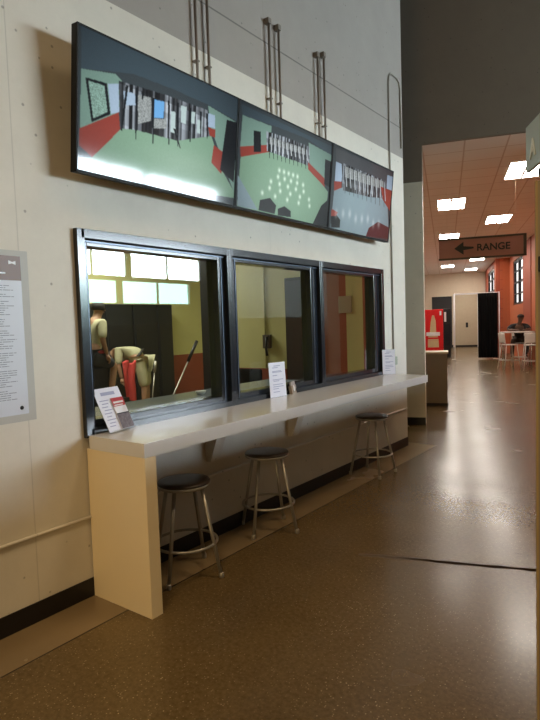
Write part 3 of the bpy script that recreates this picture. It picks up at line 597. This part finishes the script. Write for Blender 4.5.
high_chair(W(2.73, 9.5, 0), A+PI/2, 'white high chair with its back to the hall, closer to the orange wall')
high_chair(W(2.62, 11.36, 0), A-PI/2, 'white high chair the person in black sits on behind the table')

# ---- figures: one skinned body each
def skin(name, chain, mat_, parent, sub=1):
    """chain: list of (start, end, r0, r1) limbs given through named joints"""
    J, E = chain; me = bpy.data.meshes.new(name); keys = list(J); ix = {k: i for i, k in enumerate(keys)}
    me.from_pydata([J[k][0] for k in keys], [(ix[a_], ix[b_]) for a_, b_ in E], [])
    o = bpy.data.objects.new(name, me); C.objects.link(o); md = o.modifiers.new('k', 'SKIN'); md.use_smooth_shade = True
    for i, k in enumerate(keys):
        sv = me.skin_vertices[0].data[i]; rr = J[k][1]; sv.radius = (rr, rr) if not isinstance(rr, tuple) else rr; sv.use_root = (i == 0)
    ss = o.modifiers.new('u', 'SUBSURF'); ss.levels = ss.render_levels = sub+1
    bpy.context.view_layer.update(); m2 = bpy.data.meshes.new_from_object(o.evaluated_get(bpy.context.evaluated_depsgraph_get()))
    bpy.data.objects.remove(o); m2.name = name; m2.materials.clear()
    for p in m2.polygons: p.use_smooth = True
    return link(name, m2, mat_, parent)
def joinmesh(o, mbx, mi_mat=None):
    b = bmesh.new(); b.from_mesh(o.data); me = bpy.data.meshes.new('t'); mbx.bm.to_mesh(me); mbx.bm.free()
    me.transform(parent_matrix(o.parent).inverted()); b.from_mesh(me); b.to_mesh(o.data); b.free()
    for p in o.data.polygons: p.use_smooth = True
def hand(mb, wrist, d, n_, side=1):
    d = Vector(d).normalized(); n_ = Vector(n_); n_ = (n_-d*n_.dot(d)).normalized(); s_ = d.cross(n_)*side; w_ = Vector(wrist)
    mb.tube([w_, w_+d*.04, w_+d*.085], [.022, .036, .034], 10)
    for k, L_ in enumerate((.065, .075, .070, .055)):
        b = w_+d*.08+s_*(.030-.020*k); mb.tube([b, b+d*L_*.5-n_*.008, b+d*L_*.85-n_*.03], [.010, .009, .007], 8)
    b = w_+d*.025+s_*.03; mb.tube([b, b+d*.03+s_*.03, b+d*.062+s_*.034-n_*.015], [.013, .011, .008], 8)
def face(mb, c, fwd, upv, r_=.095):
    c, fwd, upv = Vector(c), Vector(fwd).normalized(), Vector(upv).normalized(); sd = fwd.cross(upv)
    mb.tube([c+fwd*r_*.85+upv*.02, c+fwd*r_*1.22-upv*.02, c+fwd*r_*.9-upv*.03], [.008, .014, .010], 8)      # nose
    for q in (-1, 1): mb.tube([c+sd*q*r_*.80, c+sd*q*r_*1.02], [.026, .014], 8)                               # ears
    mb.tube([c+fwd*r_*.9-upv*.052-sd*.022, c+fwd*r_*.98-upv*.052, c+fwd*r_*.9-upv*.052+sd*.022], .006, 8)     # mouth
def eyes(c, fwd, upv, parent, r_=.095):
    c, fwd, upv = Vector(c), Vector(fwd).normalized(), Vector(upv).normalized(); sd = fwd.cross(upv)
    for q in (-1, 1):
        mb = MB(); p = c+fwd*r_*.88+sd*q*.032+upv*.012; mb.tube([p-fwd*.01, p+fwd*.006], [.012, .008], 8); mb.build('eye', M['hair'], parent)

# person in black at the high table
pr = empty('person', W(2.60, 11.35, 0), 'seated person in black shirt and dark cap leaning over the high table', 'person')
def c(s, t, z): return tuple(W(s+.10, t, z))
J = dict(pelvis=(c(2.52, 11.36, .87), .13), belly=(c(2.50, 11.26, 1.05), .125), chest=(c(2.48, 11.12, 1.25), .14), neck=(c(2.49, 11.00, 1.42), .058), jaw=(c(2.50, 10.93, 1.49), .075), head=(c(2.51, 10.90, 1.56), .09), crown=(c(2.51, 10.91, 1.62), .07),
 shL=(c(2.27, 11.08, 1.33), .062), elL=(c(2.12, 10.90, 1.19), .045), wrL=(c(2.36, 10.75, 1.18), .028), shR=(c(2.70, 11.08, 1.33), .062), elR=(c(2.78, 10.88, 1.19), .045), wrR=(c(2.62, 10.75, 1.18), .028),
 hipL=(c(2.41, 11.33, .84), .09), knL=(c(2.28, 10.93, .83), .062), anL=(c(2.24, 10.95, .37), .042), toL=(c(2.22, 10.80, .33), .035), hipR=(c(2.63, 11.33, .84), .09), knR=(c(2.70, 10.92, .83), .062), anR=(c(2.68, 10.98, .37), .042), toR=(c(2.69, 10.83, .33), .035))
E = [('pelvis', 'belly'), ('belly', 'chest'), ('chest', 'neck'), ('neck', 'jaw'), ('jaw', 'head'), ('head', 'crown'), ('chest', 'shL'), ('shL', 'elL'), ('elL', 'wrL'), ('chest', 'shR'), ('shR', 'elR'), ('elR', 'wrR'), ('pelvis', 'hipL'), ('hipL', 'knL'), ('knL', 'anL'), ('anL', 'toL'), ('pelvis', 'hipR'), ('hipR', 'knR'), ('knR', 'anR'), ('anR', 'toR')]
bd = skin('body', (J, E), M['dskin'], pr)
fw = -V*.8+Vector((0, 0, -.5)); mb = MB(); face(mb, J['head'][0], fw, (0, 0, 1)); hand(mb, J['wrL'][0], U*.6-V*.8, (0, 0, 1)); hand(mb, J['wrR'][0], -U*.6-V*.8, (0, 0, 1), -1); joinmesh(bd, mb)
eyes(J['head'][0], fw, (0, 0, 1), pr)
def cloth(name, keys, edges, grow, m_, par, JJ):
    return skin(name, ({k: (JJ[k][0], JJ[k][1]+grow) for k in keys}, edges), m_, par)
blk = mat('black_shirt', (.012, .012, .014), .85)
cloth('shirt', ['chest', 'belly', 'pelvis', 'shL', 'elL', 'shR', 'elR'], [('chest', 'belly'), ('belly', 'pelvis'), ('chest', 'shL'), ('shL', 'elL'), ('chest', 'shR'), ('shR', 'elR')], .018, blk, pr, J)
cloth('trousers', ['pelvis', 'hipL', 'knL', 'anL', 'hipR', 'knR', 'anR'], [('pelvis', 'hipL'), ('hipL', 'knL'), ('knL', 'anL'), ('pelvis', 'hipR'), ('hipR', 'knR'), ('knR', 'anR')], .014, mat('dark_trousers', (.05, .04, .035), .85), pr, J)
hc = Vector(J['head'][0])+Vector((0, 0, .02)); mb = MB(); mb.lathe([(.105, 0), (.104, .04), (.085, .085), (.04, .108), (.005, .112)], hc, 20); fwh = -V
mb.prism([hc+U*.085-V*.06, hc+U*.06-V*.19, hc-U*.06-V*.19, hc-U*.085-V*.06], (0, 0, .012)); mb.build('cap', M['hair'], pr)
# phone on the table
ph = MB(); ph.box((2.44, 10.42, 1.136), (2.52, 10.56, 1.15), .003, frame=F); tag(ph.build('phone', M['white']), 'small white phone on the high table in front of the person', 'phone')

# grey pole sign near the camera
gp = empty('sign_stand', (-.345, 1.72, 0), 'beige upright post carrying a grey-green sign with a pale letter A', 'sign post')
pd_ = Vector((-.1963, .9805, 0)); pr_ = Vector((.9805, .1963, 0)); pb = pd_*1.75
fr = basis(pb, pr_, pd_)
o3 = Matrix((pr_, pd_, Vector((0, 0, 1)))).transposed().to_4x4(); o3.translation = pb
mb = MB(); mb.box((-.003, 0, .02), (.075, .05, 1.975), .002, frame=o3); mb.build('post', M['post'], gp)
mb = MB(); mb.box((-.001, -.003, .02), (.004, 0, 1.975), frame=o3); mb.build('edge_strip', M['postedge'], gp)
mb = MB(); mb.box((-.16, -.15, 0), (.22, .20, .02), .005, frame=o3); mb.build('base_plate', M['dark'], gp)
mb = MB(); mb.box((.004, -.03, 1.722), (.05, 0, 1.765), .004, frame=o3); mb.build('latch', M['dark'], gp)
mb = MB(); mb.lathe([(.01, 0), (.028, .01), (.034, .03), (.028, .05), (.01, .06)], pb+pr_*.038+pd_*.025+Vector((0, 0, 1.975)), 20); mb.build('finial', M['dark'], gp)
# sign board: its far edge at the upper right of the view, coming towards the hall
sa = Vector((.1368+0, 0, 0)); E0 = Vector((-.4411, 2.1043, 2.2396)); dv = Vector((.4787, -.878, 0))
mb = MB(); nn = dv.cross(Vector((0, 0, 1))).normalized()
mb.prism([E0, E0+dv*.62, E0+dv*.62+Vector((0, 0, -.15)), E0+Vector((0, 0, -.15))], nn*.012); mb.build('sign_board', M['gsign'], gp)
mb = MB(); pt_ = pb+pr_*.06+pd_*.03; mb.tube([pt_+Vector((0, 0, 1.90)), pt_+Vector((0, 0, 2.20))], .012, 10); mb.tube([pt_+Vector((0, 0, 2.17)), E0+dv*.30+Vector((0, 0, -.07))], .010, 10); mb.build('sign_arm', M['dark'], gp)
me = text_mesh('A', .085, .001); fr = basis(E0+dv*.045+Vector((0, 0, -.115))+nn*.0135, dv, (0, 0, 1)); me.transform(fr); link('lettering', me, M['letter'], gp)

# ================================================================ things in the room behind the glass
mb = MB(); mb.box((-3.75, 1.2, .96), (-3.06, 5.0, 1.0), .004); wt = empty('worktop', (-3.4, 3.1, 0), 'blue-grey worktop running behind the first viewing window', 'worktop')
mb.build('worktop_slab', M['shelf'], wt)
for y_ in (1.4, 3.1, 4.8):
    mb = MB(); mb.box((-3.66, y_-.03, 0), (-3.60, y_+.03, .96), .003); mb.build('leg', M['dark'], wt)
RK = [(6.0, 6.62), (6.65, 7.27), (7.30, 7.90), (7.92, 8.33)]
RKL = ['tall black locker behind the first window, beside the frame', 'tall black locker behind the first window, next after the one beside the frame', 'tall black locker behind the bending person', 'narrow black locker next to the yellow wall']
for (a_, b_), lb in zip(RK, RKL):
    t_ = empty('locker', (-8.9, a_, 0), lb, 'locker', 'black lockers along the back wall')
    mb = MB(); mb.box((-9.18, a_, 0), (-8.80, b_, 2.10), .01); mb.build('locker_body', mat('locker_black', (.008, .009, .011), .5), t_)
    mb = MB(); mb.box((-8.80, a_+.03, .1), (-8.78, b_-.03, 1.70), .004); mb.build('locker_door', mat('locker_door', (.006, .006, .008), .4), t_)
def pole(name, a_, b_, lb, m1, m2, grip):
    t_ = empty(name, a_, lb, 'pole'); a_ = Vector(a_); b_ = Vector(b_); q = a_.lerp(b_, grip)
    mb = MB(); mb.tube([a_, q], .012, 10); mb.build('shaft', m1, t_)
    mb = MB(); mb.tube([q, b_], .026, 10); mb.build('grip', m2, t_)
pole('pole', (-6.4, 5.62, 0), (-6.4, 6.58, 1.38), 'leaning grey pole with a black grip before the red and yellow wall', M['steel'], M['dark'], .77)
pole('pole', (-7.8, 6.75, 0), (-7.75, 6.88, 1.02), 'short grey upright pole beside the bending person', M['steel'], M['steel'], .8)
cp = MB(); cp.lathe([(.02, 0), (.04, .01), (.05, .03), (.045, .034), (.01, .02)], (-3.5, 3.62, 1.0), 20); tag(cp.build('dish', M['white']), 'small white dish on the blue-grey worktop', 'dish')

def figure(J, E, lb, wear, fw, skinm, parent_loc):
    p = empty('person', parent_loc, lb, 'person'); bd = skin('body', (J, E), skinm, p)
    mb = MB(); face(mb, J['head'][0], fw[0], fw[1]); hand(mb, J['wrL'][0], Vector(J['wrL'][0])-Vector(J['elL'][0]), fw[0]); hand(mb, J['wrR'][0], Vector(J['wrR'][0])-Vector(J['elR'][0]), fw[0], -1); joinmesh(bd, mb)
    eyes(J['head'][0], fw[0], fw[1], p)
    for nm, ks, es, g, m_ in wear: cloth(nm, ks, es, g, m_, p, J)
    hc = Vector(J['head'][0]); up_ = Vector(fw[1]).normalized(); fr = basis(hc-Vector(fw[0]).normalized()*.018+up_*.012, Vector(fw[0]).cross(up_), Vector(fw[0])); 
    mb = MB(); q = up_.to_track_quat('Z', 'Y').to_matrix().to_4x4(); q.translation = hc-Vector(fw[0]).normalized()*.018
    mb.lathe([(.104, -.03), (.108, .03), (.095, .075), (.05, .108), (.008, .115)], (0, 0, 0), 20, frame=q); mb.build('hair', M['hair'], p)
    return p
EE = [('pelvis', 'belly'), ('belly', 'chest'), ('chest', 'neck'), ('neck', 'jaw'), ('jaw', 'head'), ('head', 'crown'), ('chest', 'shL'), ('shL', 'elL'), ('elL', 'wrL'), ('chest', 'shR'), ('shR', 'elR'), ('elR', 'wrR'), ('pelvis', 'hipL'), ('hipL', 'knL'), ('knL', 'anL'), ('anL', 'toL'), ('pelvis', 'hipR'), ('hipR', 'knR'), ('knR', 'anR'), ('anR', 'toR')]
SH = (['chest', 'belly', 'pelvis', 'shL', 'elL', 'shR', 'elR'], [('chest', 'belly'), ('belly', 'pelvis'), ('chest', 'shL'), ('shL', 'elL'), ('chest', 'shR'), ('shR', 'elR')])
TRS = (['pelvis', 'hipL', 'knL', 'hipR', 'knR'], [('pelvis', 'hipL'), ('hipL', 'knL'), ('pelvis', 'hipR'), ('hipR', 'knR')])
LONG = (['pelvis', 'hipL', 'knL', 'anL', 'hipR', 'knR', 'anR'], [('pelvis', 'hipL'), ('hipL', 'knL'), ('knL', 'anL'), ('pelvis', 'hipR'), ('hipR', 'knR'), ('knR', 'anR')])
# climbing person
st_ = empty('step_stool', (-7.5, 5.4, 0), 'dark two-tread step that the person in the red-trimmed khaki shirt climbs', 'step')
mb = MB(); mb.box((-7.75, 5.0, .27), (-7.25, 5.42, .30), .004); mb.build('step_tread', M['dark'], st_)
mb = MB(); mb.box((-7.75, 5.42, .48), (-7.25, 5.85, .51), .004); mb.build('step_tread', M['dark'], st_)
for p, q in (((-7.75, 5.0, 0), (-7.71, 5.42, .27)), ((-7.29, 5.0, 0), (-7.25, 5.42, .27)), ((-7.75, 5.42, 0), (-7.71, 5.85, .48)), ((-7.29, 5.42, 0), (-7.25, 5.85, .48))):
    mb = MB(); mb.box(p, q, .003); mb.build('side_plate', M['dark'], st_)
J = dict(pelvis=((-7.5, 5.36, 1.22), .14), belly=((-7.5, 5.38, 1.42), .13), chest=((-7.5, 5.42, 1.62), .15), neck=((-7.5, 5.47, 1.80), .06), jaw=((-7.5, 5.52, 1.88), .075), head=((-7.5, 5.53, 1.95), .092), crown=((-7.5, 5.52, 2.01), .07),
 shL=((-7.28, 5.42, 1.72), .065), elL=((-7.24, 5.38, 1.46), .046), wrL=((-7.28, 5.48, 1.22), .028), shR=((-7.72, 5.42, 1.72), .065), elR=((-7.78, 5.38, 1.46), .046), wrR=((-7.74, 5.5, 1.22), .028),
 hipL=((-7.40, 5.36, 1.18), .10), knL=((-7.38, 5.68, 1.05), .066), anL=((-7.38, 5.60, .60), .045), toL=((-7.38, 5.74, .555), .038), hipR=((-7.60, 5.34, 1.18), .10), knR=((-7.62, 5.30, .78), .066), anR=((-7.62, 5.16, .39), .045), toR=((-7.62, 5.30, .345), .038))
p = figure(J, EE, 'person in khaki shirt and dark shorts stepping up behind the first window', [('shirt', *SH, .02, M['khaki']), ('shorts', *TRS, .026, M['navy'])], (Vector((0, 1, -.1)), (0, .1, 1)), M['skin'], (-7.5, 5.4, 0))
mb = MB(); mb.tube([(-7.5+.175*math.cos(k*PI/10), 5.37+.165*math.sin(k*PI/10), 1.27) for k in range(20)], .032, 8, closed=True); mb.build('red_waistband', M['redcloth'], p)
# bending person
X2 = -8.0
J = dict(pelvis=((X2, 6.76, 1.06), .145), belly=((X2-.12, 6.68, 1.19), .13), chest=((X2-.28, 6.60, 1.27), .145), neck=((X2-.44, 6.53, 1.22), .06), jaw=((X2-.50, 6.50, 1.14), .075), head=((X2-.53, 6.49, 1.10), .09), crown=((X2-.56, 6.47, 1.05), .075),
 shL=((X2-.22, 6.44, 1.24), .065), elL=((X2-.22, 6.42, .96), .046), wrL=((X2-.20, 6.46, .72), .028), shR=((X2-.38, 6.74, 1.22), .065), elR=((X2-.40, 6.74, .95), .046), wrR=((X2-.36, 6.66, .72), .028),
 hipL=((X2+.06, 6.68, 1.0), .10), knL=((X2+.08, 6.74, .54), .066), anL=((X2+.08, 6.72, .10), .046), toL=((X2-.04, 6.62, .045), .038), hipR=((X2-.04, 6.86, 1.0), .10), knR=((X2-.05, 6.90, .54), .066), anR=((X2-.05, 6.90, .10), .046), toR=((X2-.17, 6.82, .045), .038))
p = figure(J, EE, 'bending person in khaki shirt and khaki shorts with a red cloth hanging in front', [('shirt', *SH, .02, M['khaki']), ('shorts', *TRS, .026, M['khaki'])], (Vector((-.3, -.25, -.85)), (-.6, -.5, -.3)), M['skin'], (X2, 6.74, 0))
bd_ = Vector((-.35, -.55, .65)); q = bd_.to_track_quat('Z', 'Y').to_matrix().to_4x4(); q.translation = Vector((X2-.03, 6.69, 1.12))
mb = MB(); mb.lathe([(.165, -.018), (.172, -.012), (.172, .012), (.165, .018)], (0, 0, 0), 24, frame=q); mb.build('belt', M['hair'], p)
def rc(u, v): return Vector((X2+.10+.03*math.sin(u*9+v*3), 6.26+.24*u-.04*v*math.sin(5*v), 1.04-.70*v+.03*math.sin(u*7)))
mb = MB(); mb.grid(rc, 20, 20); o = mb.build('red_apron', M['redcloth'], p); sm = o.modifiers.new('s', 'SOLIDIFY'); sm.thickness = .04

wp = empty('wall_phone', (-4.66, 6.19, 1.22), 'dark wall phone on the yellow wall behind the middle window', 'phone')
mb = MB(); mb.box((-4.72, 6.14, 1.28), (-4.60, 6.2, 1.47), .01); mb.build('phone_body', mat('phone_brown', (.07, .05, .035), .5), wp)
mb = MB(); mb.tube([(-4.63, 6.12, 1.44), (-4.64, 6.11, 1.30), (-4.63, 6.12, 1.18)], [.02, .013, .02], 10); mb.build('handset', M['dark'], wp)
oc = empty('office_chair', (-4.78, 5.75, 0), 'black office chair below the wall phone behind the middle window', 'chair')
mb = MB(); mb.box((-5.0, 5.86, .62), (-4.56, 5.92, 1.02), .03); mb.build('backrest', M['cloth'], oc)
mb = MB(); mb.box((-5.02, 5.48, .46), (-4.54, 5.90, .53), .025); mb.build('seat', M['cloth'], oc)
mb = MB(); mb.tube([(-4.78, 5.70, .08), (-4.78, 5.70, .47)], .025, 12); mb.build('gas_column', M['dark'], oc)
mb = MB(); mb.tube([(-4.78, 5.86, .50), (-4.78, 5.95, .56), (-4.78, 5.93, .75)], .018, 8); mb.build('back_support', M['dark'], oc)
for k in range(5):
    a_ = k*2*PI/5; mb = MB(); mb.tube([(-4.78, 5.70, .09), (-4.78+.26*math.cos(a_), 5.70+.26*math.sin(a_), .06)], [.02, .014], 8); lg = mb.build('leg', M['dark'], oc)
    mb = MB(); q = (-4.78+.26*math.cos(a_), 5.70+.26*math.sin(a_), .028); mb.tube([(q[0]-.012, q[1], q[2]), (q[0]+.012, q[1], q[2])], .028, 12); mb.build('caster', M['rubber'], lg)
nb_ = MB(); nb_.box((-3.53, 6.185, 1.72), (-3.35, 6.2, 1.93), .003); tag(nb_.build('wall_notice', mat('notice_grey', (.45, .40, .30), .5)), 'pale square notice on the red and yellow wall behind the end window', 'notice')
